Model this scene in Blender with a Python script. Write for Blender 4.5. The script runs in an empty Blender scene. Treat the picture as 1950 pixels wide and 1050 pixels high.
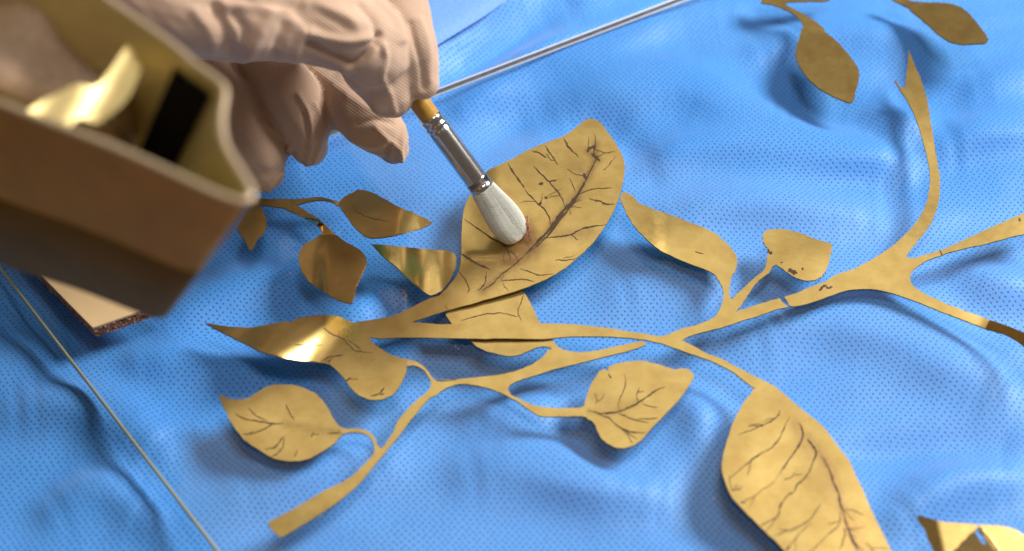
import bpy, bmesh, math, random
import numpy as np
from mathutils import Vector, noise as mnoise
from mathutils.geometry import delaunay_2d_cdt
random.seed(7)
rng = np.random.default_rng(7)
SC = bpy.context.scene
COL = SC.collection
MM = 0.001

# ------------------------------------------------------------------ camera
ELEV = math.radians(48.0)
DIST = 0.55
TAN = math.tan(math.radians(17.0))
cam_data = bpy.data.cameras.new('camera')
cam = bpy.data.objects.new('camera', cam_data)
COL.objects.link(cam)
cam.location = (0, -DIST*math.cos(ELEV), DIST*math.sin(ELEV))
cam.rotation_euler = (math.pi/2 - ELEV, 0, 0)
cam_data.sensor_width = 36
cam_data.lens = 18/TAN
cam_data.clip_start = 0.01
cam_data.clip_end = 50
cam_data.dof.use_dof = True
cam_data.dof.focus_distance = 0.565
cam_data.dof.aperture_fstop = 7.4
SC.camera = cam
CAM = Vector(cam.location)
FW = Vector((0, math.cos(ELEV), -math.sin(ELEV)))
UP = Vector((0, math.sin(ELEV), math.cos(ELEV)))
RT = Vector((1, 0, 0))

# ------------------------------------------------------------------ world and lamps (an indoor workshop)
SC.view_settings.view_transform = 'Standard'
SC.view_settings.look = 'None'
SC.view_settings.exposure = 0.0
SC.view_settings.gamma = 1.0
w = bpy.data.worlds.new('World'); SC.world = w; w.use_nodes = True
w.node_tree.nodes['Background'].inputs[0].default_value = (1.0, 0.80, 0.62, 1)
w.node_tree.nodes['Background'].inputs[1].default_value = 0.12
def area(name, loc, target, sx, sy, power, color):
    d = bpy.data.lights.new(name, 'AREA'); d.shape = 'RECTANGLE'; d.size = sx; d.size_y = sy
    d.energy = power; d.color = color
    o = bpy.data.objects.new(name, d); COL.objects.link(o)
    o.location = loc
    o.rotation_euler = (Vector(target)-Vector(loc)).to_track_quat('-Z', 'Y').to_euler()
    return o
KEY = Vector((0.90, 0.38, 0.86)); OVER = Vector((0.14, -0.20, 1.25))
area('lamp_key', KEY, (0, 0, 0), 0.48, 0.48, 29.0, (1.0, 0.94, 0.86))
area('lamp_overhead', OVER, (0, 0, 0), 0.30, 0.30, 5.0, (1.0, 0.95, 0.88))
area('gold_reflect_panel', (0.24, 0.90, 1.26), (0, 0, 0), 1.30, 0.62, 2.0, (1.0, 0.95, 0.86))  # unseen panel added so the flat gold has something bright to reflect
SC.cycles.use_denoising = True
SC.cycles.max_bounces = 10
SC.cycles.transparent_max_bounces = 16

# ------------------------------------------------------------------ from the photograph to the place
def ray(px, py):
    return FW + RT*((px-975)/975*TAN) - UP*((py-525)/975*TAN)
def at(px, py, z=0.0):
    """point of the place at height z (mm) that the photograph shows at px, py"""
    r = ray(px, py)
    return CAM + r*((z*MM - CAM.z)/r.z)
def proj(P):
    d = Vector(P)-CAM
    k = d.dot(FW)
    return (975 + d.dot(RT)/k/TAN*975, 525 - d.dot(UP)/k/TAN*975)
def zoom(ox, oy, s):
    return lambda pts: [(ox+x/s, oy+y/s) for x, y in pts]
Z4 = zoom(750, 150, 2.3333); Z5 = zoom(380, 350, 2.3333); Z6 = zoom(380, 650, 2.625)
Z7 = zoom(830, 530, 3.0); Z8 = zoom(1150, 330, 3.0)
Q1 = zoom(1450, 0, 3.282); Q2 = zoom(1550, 250, 2.3333); Q3 = zoom(1300, 650, 2.625); Q7 = zoom(1680, 920, 7.222)
ZV = zoom(860, 220, 3.088); ZW = zoom(1360, 780, 3.889); ZH = zoom(350, 0, 2.625)

# ------------------------------------------------------------------ materials
def new_mat(name):
    m = bpy.data.materials.new(name); m.use_nodes = True
    nt = m.node_tree; b = nt.nodes['Principled BSDF']
    return m, nt, b
def N(nt, t, **kw):
    n = nt.nodes.new(t)
    for k, v in kw.items(): setattr(n, k, v)
    return n
def L(nt, a, b): nt.links.new(a, b)
def math_n(nt, op, a, b=None, c=None):
    n = N(nt, 'ShaderNodeMath', operation=op)
    for i, v in enumerate((a, b, c)):
        if v is None: continue
        if hasattr(v, 'is_output'): L(nt, v, n.inputs[i])
        else: n.inputs[i].default_value = v
    return n.outputs[0]
def noise_n(nt, vec, scale, detail=3, rough=0.5):
    n = N(nt, 'ShaderNodeTexNoise'); n.inputs['Scale'].default_value = scale
    n.inputs['Detail'].default_value = detail; n.inputs['Roughness'].default_value = rough
    L(nt, vec, n.inputs['Vector']); return n.outputs['Fac']
def ramp_n(nt, fac, stops):
    n = N(nt, 'ShaderNodeValToRGB'); L(nt, fac, n.inputs[0])
    e = n.color_ramp.elements
    while len(e) > 1: e.remove(e[-1])
    e[0].position, e[0].color = stops[0][0], (*stops[0][1], 1)
    for p, c in stops[1:]:
        x = e.new(p); x.color = (*c, 1)
    return n.outputs[0]
def mix_n(nt, fac, a, b):
    n = N(nt, 'ShaderNodeMix', data_type='RGBA')
    for i, v in ((0, fac), (6, a), (7, b)):
        if hasattr(v, 'is_output'): L(nt, v, n.inputs[i])
        else: n.inputs[i].default_value = v if i == 0 else (*v, 1)
    return n.outputs[2]
def bump_n(nt, b, height, strength, dist):
    n = N(nt, 'ShaderNodeBump'); n.inputs['Strength'].default_value = strength
    n.inputs['Distance'].default_value = dist
    L(nt, height, n.inputs['Height']); L(nt, n.outputs[0], b.inputs['Normal'])

def gold_material(name, base, dull, r0=0.24):
    m, nt, b = new_mat(name)
    tc = N(nt, 'ShaderNodeTexCoord').outputs['Object']
    a = N(nt, 'ShaderNodeAttribute', attribute_name='tarnish').outputs['Fac']
    n1 = noise_n(nt, tc, 140, 5, 0.6); n2 = noise_n(nt, tc, 1500, 3, 0.6); n3 = noise_n(nt, tc, 420, 4, 0.65)
    blot = math_n(nt, 'MULTIPLY', a, math_n(nt, 'ADD', 0.35, math_n(nt, 'MULTIPLY', n3, 1.7)))
    c = mix_n(nt, ramp_n(nt, n1, [(0.35, (0, 0, 0)), (0.7, (1, 1, 1))]), base, dull)
    c = mix_n(nt, math_n(nt, 'MULTIPLY', n2, 0.22), c, (0.62, 0.42, 0.16))
    c = mix_n(nt, math_n(nt, 'MINIMUM', blot, 0.92), c, (0.32, 0.19, 0.085))
    L(nt, c, b.inputs['Base Color'])
    b.inputs['Metallic'].default_value = 0.94
    r = math_n(nt, 'ADD', r0, math_n(nt, 'MULTIPLY', n3, 0.10))
    r = math_n(nt, 'ADD', r, math_n(nt, 'MULTIPLY', a, 0.2))
    L(nt, r, b.inputs['Roughness'])
    h = math_n(nt, 'ADD', math_n(nt, 'MULTIPLY', n3, 0.7), math_n(nt, 'MULTIPLY', n2, 0.3))
    bump_n(nt, b, h, 0.06, 0.0004)
    return m
GOLD = gold_material('hammered_gold', (0.86, 0.64, 0.235), (0.70, 0.48, 0.155), 0.20)

def plain(name, col, rough=0.5, metal=0.0, nscale=None, amt=0.25, bump=0.0, bdist=0.0003, spec=0.5):
    m, nt, b = new_mat(name)
    b.inputs['Roughness'].default_value = rough; b.inputs['Metallic'].default_value = metal
    b.inputs['Specular IOR Level'].default_value = spec
    b.inputs['Base Color'].default_value = (*col, 1)
    if nscale:
        tc = N(nt, 'ShaderNodeTexCoord').outputs['Object']
        f = noise_n(nt, tc, nscale, 5, 0.6)
        dk = tuple(c*(1-amt) for c in col); lt = tuple(min(1, c*(1+amt)) for c in col)
        L(nt, ramp_n(nt, f, [(0.3, dk), (0.7, lt)]), b.inputs['Base Color'])
        if bump: bump_n(nt, b, f, bump, bdist)
    return m
EDGE = plain('gold_cut_edge', (0.16, 0.085, 0.02), 0.5, 0.6, 900, 0.5)
VEIN = plain('dark_vein', (0.055, 0.028, 0.010), 0.6, 0.15, 2000, 0.5)

def drape_material():
    m, nt, b = new_mat('blue_nonwoven')
    tc = N(nt, 'ShaderNodeTexCoord').outputs['Object']
    wob = N(nt, 'ShaderNodeTexNoise'); wob.inputs['Scale'].default_value = 22; wob.inputs['Detail'].default_value = 2
    L(nt, tc, wob.inputs['Vector'])
    v = N(nt, 'ShaderNodeVectorMath', operation='MULTIPLY_ADD')
    L(nt, wob.outputs['Color'], v.inputs[0]); v.inputs[1].default_value = (0.006, 0.006, 0); L(nt, tc, v.inputs[2])
    sx = N(nt, 'ShaderNodeSeparateXYZ'); L(nt, v.outputs[0], sx.inputs[0])
    A_, B_ = 0.00215, 0.00132
    yr = math_n(nt, 'DIVIDE', math_n(nt, 'ADD', sx.outputs[1], 3.0), B_)
    row = math_n(nt, 'FLOOR', yr)
    par = math_n(nt, 'MULTIPLY', math_n(nt, 'MODULO', row, 2.0), 0.5)
    xr = math_n(nt, 'ADD', math_n(nt, 'DIVIDE', math_n(nt, 'ADD', sx.outputs[0], 3.0), A_), par)
    cellx = math_n(nt, 'FLOOR', xr)
    cv = N(nt, 'ShaderNodeCombineXYZ'); L(nt, cellx, cv.inputs[0]); L(nt, row, cv.inputs[1])
    wn = N(nt, 'ShaderNodeTexWhiteNoise', noise_dimensions='2D'); L(nt, cv.outputs[0], wn.inputs['Vector'])
    rs = N(nt, 'ShaderNodeSeparateColor'); L(nt, wn.outputs['Color'], rs.inputs[0])
    fx = math_n(nt, 'SUBTRACT', math_n(nt, 'FRACT', xr), 0.5)
    fy = math_n(nt, 'SUBTRACT', math_n(nt, 'FRACT', yr), 0.5)
    fx = math_n(nt, 'ADD', fx, math_n(nt, 'MULTIPLY', math_n(nt, 'SUBTRACT', rs.outputs[0], 0.5), 0.22))
    fy = math_n(nt, 'ADD', fy, math_n(nt, 'MULTIPLY', math_n(nt, 'SUBTRACT', rs.outputs[1], 0.5), 0.25))
    X = math_n(nt, 'MULTIPLY', fx, A_*1000); Y = math_n(nt, 'MULTIPLY', fy, B_*1000)
    ang = math_n(nt, 'MULTIPLY', math_n(nt, 'SUBTRACT', rs.outputs[2], 0.5), 2.6)
    c, s = math_n(nt, 'COSINE', ang), math_n(nt, 'SINE', ang)
    U = math_n(nt, 'ADD', math_n(nt, 'MULTIPLY', X, c), math_n(nt, 'MULTIPLY', Y, s))
    V = math_n(nt, 'SUBTRACT', math_n(nt, 'MULTIPLY', Y, c), math_n(nt, 'MULTIPLY', X, s))
    U = math_n(nt, 'DIVIDE', U, 0.45); V = math_n(nt, 'DIVIDE', V, 0.31)
    d = math_n(nt, 'SQRT', math_n(nt, 'ADD', math_n(nt, 'MULTIPLY', U, U), math_n(nt, 'MULTIPLY', V, V)))
    mr = N(nt, 'ShaderNodeMapRange', interpolation_type='SMOOTHSTEP')
    L(nt, d, mr.inputs[0]); mr.inputs[1].default_value = 0.55; mr.inputs[2].default_value = 1.3
    mr.inputs[3].default_value = 1.0; mr.inputs[4].default_value = 0.0
    dot = mr.outputs[0]
    big = noise_n(nt, tc, 35, 3); fib = noise_n(nt, tc, 1400, 3, 0.7); mid = noise_n(nt, tc, 300, 4, 0.6)
    col = ramp_n(nt, big, [(0.3, (0.052, 0.300, 0.83)), (0.7, (0.088, 0.335, 0.84))])
    col = mix_n(nt, math_n(nt, 'MULTIPLY', fib, 0.30), col, (0.15, 0.43, 0.92))
    col = mix_n(nt, math_n(nt, 'MULTIPLY', mid, 0.22), col, (0.045, 0.22, 0.76))
    amt = math_n(nt, 'MULTIPLY', dot, math_n(nt, 'ADD', 0.55, math_n(nt, 'MULTIPLY', big, 0.8)))
    col = mix_n(nt, amt, col, (0.022, 0.11, 0.44))
    L(nt, col, b.inputs['Base Color'])
    b.inputs['Roughness'].default_value = 0.5
    b.inputs['Specular IOR Level'].default_value = 0.35
    b.inputs['Sheen Weight'].default_value = 0.4
    b.inputs['Sheen Tint'].default_value = (0.55, 0.68, 1, 1)
    h = math_n(nt, 'SUBTRACT', math_n(nt, 'MULTIPLY', fib, 0.35), dot)
    bump_n(nt, b, h, 0.35, 0.0003)
    return m
DRAPE = drape_material()

def glass_material():
    m, nt, b = new_mat('clear_glass')
    nt.nodes.remove(b)
    tr = N(nt, 'ShaderNodeBsdfTransparent'); tr.inputs[0].default_value = (0.965, 0.985, 0.985, 1)
    gl = N(nt, 'ShaderNodeBsdfGlossy'); gl.inputs['Roughness'].default_value = 0.03
    geo = N(nt, 'ShaderNodeNewGeometry')
    dp = N(nt, 'ShaderNodeVectorMath', operation='DOT_PRODUCT')
    L(nt, geo.outputs['Normal'], dp.inputs[0]); L(nt, geo.outputs['Incoming'], dp.inputs[1])
    c = math_n(nt, 'SUBTRACT', 1.0, math_n(nt, 'ABSOLUTE', dp.outputs['Value']))
    fr = math_n(nt, 'ADD', 0.04, math_n(nt, 'MULTIPLY', math_n(nt, 'POWER', c, 5.0), 0.96))
    mx = N(nt, 'ShaderNodeMixShader')
    L(nt, fr, mx.inputs[0]); L(nt, tr.outputs[0], mx.inputs[1]); L(nt, gl.outputs[0], mx.inputs[2])
    L(nt, mx.outputs[0], nt.nodes['Material Output'].inputs[0])
    return m
GLASS = glass_material()
ARRIS = plain('polished_glass_arris', (0.86, 0.84, 0.86), 0.25, 0.0)
GLASS_SIDE = plain('ground_glass_side', (0.30, 0.26, 0.20), 0.3, 0.0, 300, 0.3)

def glove_material():
    m, nt, b = new_mat('ribbed_cotton')
    tc = N(nt, 'ShaderNodeTexCoord').outputs['Object']
    big = noise_n(nt, tc, 45, 4); fine = noise_n(nt, tc, 1300, 3, 0.7)
    col = ramp_n(nt, big, [(0.3, (0.45, 0.31, 0.225)), (0.7, (0.54, 0.385, 0.29))])
    wv = N(nt, 'ShaderNodeTexWave', wave_type='BANDS', bands_direction='DIAGONAL')
    wv.inputs['Scale'].default_value = 400; wv.inputs['Distortion'].default_value = 2.2
    wv.inputs['Detail'].default_value = 2; wv.inputs['Detail Scale'].default_value = 0.3
    L(nt, tc, wv.inputs['Vector'])
    col = mix_n(nt, math_n(nt, 'MULTIPLY', math_n(nt, 'SUBTRACT', 1.0, wv.outputs['Fac']), 0.10), col, (0.42, 0.27, 0.2))
    col = mix_n(nt, math_n(nt, 'MULTIPLY', fine, 0.2), col, (0.75, 0.60, 0.50))
    L(nt, col, b.inputs['Base Color'])
    b.inputs['Roughness'].default_value = 0.9; b.inputs['Specular IOR Level'].default_value = 0.1
    b.inputs['Sheen Weight'].default_value = 0.2
    h = math_n(nt, 'ADD', math_n(nt, 'MULTIPLY', wv.outputs['Fac'], 0.7), math_n(nt, 'MULTIPLY', fine, 0.5))
    bump_n(nt, b, h, 0.26, 0.0003)
    return m
GLOVE = glove_material()

# ------------------------------------------------------------------ mesh helpers
def link(name, me, parent=None, mats=()):
    o = bpy.data.objects.new(name, me); COL.objects.link(o)
    for m in mats: me.materials.append(m)
    if parent: o.parent = parent
    return o
def mesh_of(name, V, F, smooth=False):
    me = bpy.data.meshes.new(name); me.from_pydata([tuple(v) for v in V], [], F); me.update()
    if smooth: me.polygons.foreach_set('use_smooth', [True]*len(me.polygons))
    return me
def thing(name, label, cat, group=None, loc=None):
    o = bpy.data.objects.new(name, None); COL.objects.link(o); o.empty_display_size = 0.01
    return tag(o, label, cat, group)
def tag(o, label, cat, group=None):
    o['label'] = label; o['category'] = cat
    if group: o['group'] = group
    return o
def cr(P, t):  # Catmull-Rom on a list of 4 tuples
    p0, p1, p2, p3 = [np.array(p, float) for p in P]
    return 0.5*((2*p1)+(p2-p0)*t+(2*p0-5*p1+4*p2-p3)*t*t+(3*p1-p0-3*p2+p3)*t**3)
def smooth_line(pts, n=4, closed=False):
    out = []; m = len(pts); P = [np.array(p, float) for p in pts]
    rngi = range(m if closed else m-1)
    def corner(i):
        if not closed and (i <= 0 or i >= m-1): return True
        a = P[i % m]-P[(i-1) % m]; b = P[(i+1) % m]-P[i % m]
        return a[:2].dot(b[:2]) < 0.45*np.linalg.norm(a[:2])*np.linalg.norm(b[:2])
    for i in rngi:
        p1, p2 = P[i % m], P[(i+1) % m]
        p0 = P[(i-1) % m] if not corner(i) else 2*p1-p2
        p3 = P[(i+2) % m] if not corner(i+1) else 2*p2-p1
        if corner(i) or not closed and i == 0: p0 = 2*p1-p2
        for k in range(n): out.append(cr((p0, p1, p2, p3), k/n))
    if not closed: out.append(P[-1])
    return out
def seg_dist(X, Y, line):
    """distance in pixels from points to a polyline"""
    best = np.full(X.shape, 1e9)
    for (x0, y0), (x1, y1) in zip(line[:-1], line[1:]):
        dx, dy = x1-x0, y1-y0; l2 = dx*dx+dy*dy+1e-9
        t = np.clip(((X-x0)*dx+(Y-y0)*dy)/l2, 0, 1)
        best = np.minimum(best, np.hypot(X-x0-t*dx, Y-y0-t*dy))
    return best
def sm(a, b, x):
    t = min(1, max(0, (x-a)/(b-a))); return t*t*(3-2*t)
def sstep(a, b, x):
    t = np.clip((x-a)/(b-a), 0, 1); return t*t*(3-2*t)

def sheet(name, outline, zf, parent, mats=(GOLD, EDGE), thick=0.45, step=9.0, jit=0.35, tarnish=(), posf=None, n=3, smooth=True):
    """thin metal sheet cut along an outline and bent to the heights zf(px, py) in mm"""
    ol = smooth_line(outline, n, True)
    clean = []
    for p in ol:
        q = (p[0]+random.gauss(0, jit), p[1]+random.gauss(0, jit))
        if not clean or math.hypot(q[0]-clean[-1][0], q[1]-clean[-1][1]) > 1.2: clean.append(q)
    ol = clean; m = len(ol)
    xs = [p[0] for p in ol]; ys = [p[1] for p in ol]
    gx, gy = np.meshgrid(np.arange(min(xs), max(xs), step), np.arange(min(ys), max(ys), step*0.8))
    gx[1::2] += step/2
    gx, gy = gx.ravel(), gy.ravel()
    keep = seg_dist(gx, gy, ol+[ol[0]]) > step*0.55
    pts = [Vector(p) for p in ol]+[Vector((x, y)) for x, y in zip(gx[keep], gy[keep])]
    V2, E, F, *_ = delaunay_2d_cdt(pts, [(i, (i+1) % m) for i in range(m)], [list(range(m))], 1, 1e-4)
    pos = posf or (lambda x, y: at(x, y, zf(x, y)))
    top = [pos(v[0], v[1]) for v in V2]
    nrm = [Vector((0, 0, 0)) for _ in top]
    FF = []; cnt = {}
    for f in F:
        f = list(f); nv = (top[f[1]]-top[f[0]]).cross(top[f[2]]-top[f[0]])
        if nv.z < 0: f.reverse(); nv = -nv
        FF.append(f)
        for i in f: nrm[i] += nv
        for a, b in zip(f, f[1:]+f[:1]):
            cnt[(a, b)] = cnt.get((a, b), 0)+1
    k = len(top)
    bot = [p-n_.normalized()*thick*MM if n_.length > 0 else p-Vector((0, 0, thick*MM)) for p, n_ in zip(top, nrm)]
    faces = list(FF); nt_ = len(faces)
    faces += [[i+k for i in reversed(f)] for f in FF]
    nb = len(faces)
    side = [(a, b) for (a, b) in cnt if (b, a) not in cnt]
    extra = []
    # side walls get vertices of their own so that the cut stays crisp
    vs = top+bot
    for a, b in side:
        i0 = len(vs); vs += [top[a].copy(), top[b].copy(), bot[b].copy(), bot[a].copy()]
        faces.append([i0+1, i0, i0+3, i0+2])
    me = mesh_of(name, vs, faces, smooth)
    o = link(name, me, parent, mats)
    mi = np.zeros(len(faces), int); mi[nb:] = 1
    me.polygons.foreach_set('material_index', mi)
    if tarnish:
        at_ = me.attributes.new('tarnish', 'FLOAT', 'POINT')
        X = np.array([v[0] for v in V2]); Y = np.array([v[1] for v in V2])
        t = np.zeros(len(vs))
        for line, wd, s in tarnish:
            d = seg_dist(X, Y, line)
            t[:k] = np.maximum(t[:k], s*np.exp(-(d/wd)**2))
        at_.data.foreach_set('value', t)
    me.update()
    return o

def inside(p, poly):
    c = False; m = len(poly)
    for i in range(m):
        (x0, y0), (x1, y1) = poly[i], poly[i-1]
        if (y0 > p[1]) != (y1 > p[1]) and p[0] < (x1-x0)*(p[1]-y0)/(y1-y0)+x0: c = not c
    return c
def twigs(lines, outline, n, lmin=14, lmax=42):
    """fine side cracks that leave the traced veins"""
    out = list(lines); tries = 0
    while len(out) < len(lines)+n and tries < n*12:
        tries += 1
        ln = random.choice(lines)[0]; k = random.randrange(len(ln)-1)
        a, b = ln[k], ln[k+1]; t = random.random()
        p = (a[0]+(b[0]-a[0])*t, a[1]+(b[1]-a[1])*t)
        th = math.atan2(b[1]-a[1], b[0]-a[0])+random.choice((-1, 1))*random.uniform(0.4, 1.1)
        q = [p]; st = random.uniform(lmin, lmax)/4
        for i in range(4):
            th += random.gauss(0, 0.28); p = (p[0]+math.cos(th)*st, p[1]+math.sin(th)*st*0.8); q.append(p)
        if all(inside(v, outline) for v in q): out.append((q, random.uniform(0.7, 1.25)))
    return out
def veins(lines, zf, parent, dz=0.07, rough=0.8):
    """dark engraved veins: thin tapered ribbons lying in the leaf, each an object of its own"""
    for L_ in lines:
        line, wd = L_[0], L_[1]
        pts = smooth_line(line, 8)
        m = len(pts); V = []; F = []
        per = random.random()*6
        for i, p in enumerate(pts):
            a = pts[max(0, i-1)]; b = pts[min(m-1, i+1)]
            d = np.array(b)-np.array(a); d /= np.linalg.norm(d)+1e-9
            nn = np.array((-d[1], d[0]))
            u = i/(m-1)
            wv = wd*0.78*(0.25+0.75*min(1, 5*u, 5*(1-u)))*max(0.42, 0.75+0.6*mnoise.noise(Vector((u*m*0.37, per, 0.3))))
            jx = np.array((mnoise.noise(Vector((p[0]*0.11, p[1]*0.11, per))), mnoise.noise(Vector((p[0]*0.11, p[1]*0.11, per+9)))))*rough*1.5
            jx += np.array((mnoise.noise(Vector((p[0]*0.4, p[1]*0.4, per))), mnoise.noise(Vector((p[0]*0.4, p[1]*0.4, per+5)))))*rough*1.1
            for sgn in (-1, 1):
                q = p[:2]+jx+nn*wv*sgn
                V.append(at(q[0], q[1], zf(q[0], q[1])+dz))
            if i: F.append((2*i-2, 2*i-1, 2*i+1, 2*i))
        # skirt so that the ribbon has depth into the sheet
        k = len(V); V += [v-Vector((0, 0, 0.09*MM)) for v in V]
        for i in range(m-1):
            F.append((2*i, 2*i+2, k+2*i+2, k+2*i)); F.append((2*i+3, 2*i+1, k+2*i+1, k+2*i+3))
        me = mesh_of('vein', V, F)
        bm = bmesh.new(); bm.from_mesh(me); bmesh.ops.recalc_face_normals(bm, faces=bm.faces); bm.to_mesh(me); bm.free()
        link('vein', me, parent, (VEIN,))

# ================================================================== THE SETTING
# tabletop and drape
Zd = -10.0
V = [(-0.6, -0.5, -0.045), (0.6, -0.5, -0.045), (0.6, 0.8, -0.045), (-0.6, 0.8, -0.045),
     (-0.6, -0.5, -0.024), (0.6, -0.5, -0.024), (0.6, 0.8, -0.024), (-0.6, 0.8, -0.024)]
F = [(3, 2, 1, 0), (4, 5, 6, 7), (0, 1, 5, 4), (1, 2, 6, 5), (2, 3, 7, 6), (3, 0, 4, 7)]
tt = link('tabletop', mesh_of('tabletop', V, F), None, (plain('table_wood', (0.35, 0.26, 0.18), 0.5, 0, 40),))
tt['kind'] = 'structure'

RIDGES = [  # (line in the photograph, half width px, height mm)
    ([(850, 230), (1000, 130), (1150, 90), (1290, 30), (1420, 20)], 34, 4.5),
    ([(1000, 250), (1150, 195), (1290, 165), (1420, 215), (1520, 250)], 40, 5.0),
    ([(1200, 330), (1330, 285), (1480, 280), (1640, 300), (1750, 330)], 34, 4.5),
    ([(1250, 430), (1400, 395), (1550, 405), (1690, 400)], 34, 4.0),
    ([(1780, 290), (1900, 250), (2050, 250)], 36, 4.5),
    ([(1830, 180), (1950, 150), (2050, 140)], 30, 3.5),
    ([(1420, 110), (1530, 70), (1650, 65), (1760, 95)], 32, 3.5),
    ([(1640, 190), (1700, 230), (1760, 240)], 32, 3.0),
    ([(1150, 560), (1280, 520), (1360, 540)], 46, 3.5),
    ([(1400, 660), (1550, 620), (1700, 640), (1850, 720), (1950, 760)], 50, 4.5),
    ([(1700, 1000), (1800, 930), (1950, 910)], 44, 4.0),
    ([(860, 910), (1010, 890), (1150, 930), (1290, 960)], 46, 4.5),
    ([(1290, 760), (1330, 800), (1330, 850)], 34, 3.0),
    ([(880, 800), (1000, 790), (1100, 790)], 40, 2.5),
    ([(0, 780), (130, 770), (230, 800), (330, 880)], 44, 4.0),
    ([(230, 700), (400, 690), (560, 730)], 34, 3.0),
    ([(420, 930), (600, 890), (760, 860)], 46, 3.0),
    ([(80, 990), (200, 940), (300, 1000)], 40, 3.0),
    ([(740, 560), (660, 600), (560, 590)], 34, 3.0),
    ([(300, 640), (420, 560), (560, 520)], 36, 2.5),
    ([(850, 60), (960, 20), (1020, -10)], 34, 3.0),
    ([(1830, 520), (1900, 545), (1990, 560)], 34, 3.0),
    ([(820, 170), (960, 85), (1100, 15)], 36, -4.0), ([(880, 330), (1000, 230), (1160, 250), (1260, 370)], 34, -2.5), ([(1050, 740), (1150, 900), (1250, 900)], 30, -2.0), ([(1560, 860), (1750, 860), (1950, 850)], 36, -2.5),
]
nx, ny = 520, 540
gx = np.linspace(-0.30, 0.32, nx); gy = np.linspace(-0.20, 0.40, ny)
GX, GY = np.meshgrid(gx, gy)
CX, CY, CZ = CAM
def proj_np(X, Y, Z):
    dx, dy, dz = X-CX, Y-CY, Z-CZ
    k = dy*FW.y+dz*FW.z; u = dy*UP.y+dz*UP.z
    return 975+dx/k/TAN*975, 525-u/k/TAN*975
PX, PY = proj_np(GX, GY, Zd*MM)
H = np.zeros_like(GX)
for line, wd, amp in RIDGES:
    sl = [tuple(p) for p in smooth_line(line, 4)]
    m_ = len(sl)-1
    acc = np.zeros_like(H)
    for q, ((x0, y0), (x1, y1)) in enumerate(zip(sl[:-1], sl[1:])):
        t_ = np.clip(((PX-x0)*(x1-x0)+(PY-y0)*(y1-y0))/((x1-x0)**2+(y1-y0)**2+1e-9), 0, 1)
        d = np.hypot(PX-x0-t_*(x1-x0), PY-y0-t_*(y1-y0))
        u_ = (q+t_)/m_
        tp = np.clip(4*u_*(1-u_), 0, 1)**0.8
        acc = np.maximum(acc, tp*np.exp(-(d/(wd*1.2*(0.7+0.3*tp)))**2))
    H += amp*1.1*acc
def fbm(X, Y, f, oct_=3, seed=0):
    out = np.zeros(X.size); xs = X.ravel(); ys = Y.ravel(); a = 1
    for o_ in range(oct_):
        r2 = np.random.default_rng(seed+o_); ph = r2.uniform(0, 6.28, 10); th = r2.uniform(0, 6.28, 10); ff = f*2**o_*r2.uniform(.6, 1.4, 10)
        for p_, t_, k_ in zip(ph, th, ff): out += a*np.sin((xs*np.cos(t_)+ys*np.sin(t_))*k_*6.28+p_)/4
        a *= 0.5
    return out.reshape(X.shape)
H += 0.2*fbm(GX+0.01*fbm(GX, GY, 9, 1, 5), GY, 14, 3, 3)
ca, sa = math.cos(0.22), math.sin(0.22)
H += 0.75*fbm((GX*ca+GY*sa)*0.28+0.004*fbm(GX, GY, 12, 1, 8), -GX*sa+GY*ca, 24, 2, 11)
H = -10.6+H*1.55
H = np.where(H > -6.5, -6.5+2.8*np.tanh((H+6.5)/2.8), H)
H = np.maximum(H, -16)
EA, EB = at(-14, 492), at(1280, 0)
en = Vector((-(EB-EA).y, (EB-EA).x, 0)).normalized()
dist_e = ((GX-EA.x)*en.x+(GY-EA.y)*en.y)*1000
H += 0.34*np.clip(dist_e+2, 0, 26)*sstep(-2, 6, dist_e)
Vd = np.stack([GX.ravel(), GY.ravel(), H.ravel()*MM], 1)
idx = np.arange(nx*ny).reshape(ny, nx)
Fd = np.stack([idx[:-1, :-1], idx[:-1, 1:], idx[1:, 1:], idx[1:, :-1]], -1).reshape(-1, 4)
me = bpy.data.meshes.new('drape')
me.from_pydata(Vd, [], Fd.tolist()); me.update()
me.polygons.foreach_set('use_smooth', [True]*len(me.polygons))
drape = link('drape', me, None, (DRAPE,))
tag(drape, 'blue perforated nonwoven drape with soft wrinkles lying under the glass', 'drape')

FLAP_SHEEN, nt, b = new_mat('pale_drape_sheen')  # paler copy of the drape blue: sheen painted onto an added flap
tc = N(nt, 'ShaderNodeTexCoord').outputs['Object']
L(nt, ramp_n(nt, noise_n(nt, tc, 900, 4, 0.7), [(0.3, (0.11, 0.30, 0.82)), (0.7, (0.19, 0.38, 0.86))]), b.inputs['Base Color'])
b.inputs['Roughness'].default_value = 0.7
o = sheet('sheen_flap', [(790, 118), (835, 85), (905, 42), (975, -4), (1080, -70), (1000, -260), (700, -260), (600, 60), (700, 170)],
          lambda x, y: 2.5-3.0*math.exp(-max(0, (975-x)*0.53+(-4-y)*0.85)/14)*1.0, drape, mats=(FLAP_SHEEN, FLAP_SHEEN), thick=0.4, step=12, jit=0.2)
o['label'] = 'added flap of drape with a painted pale sheen behind the hand'

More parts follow.
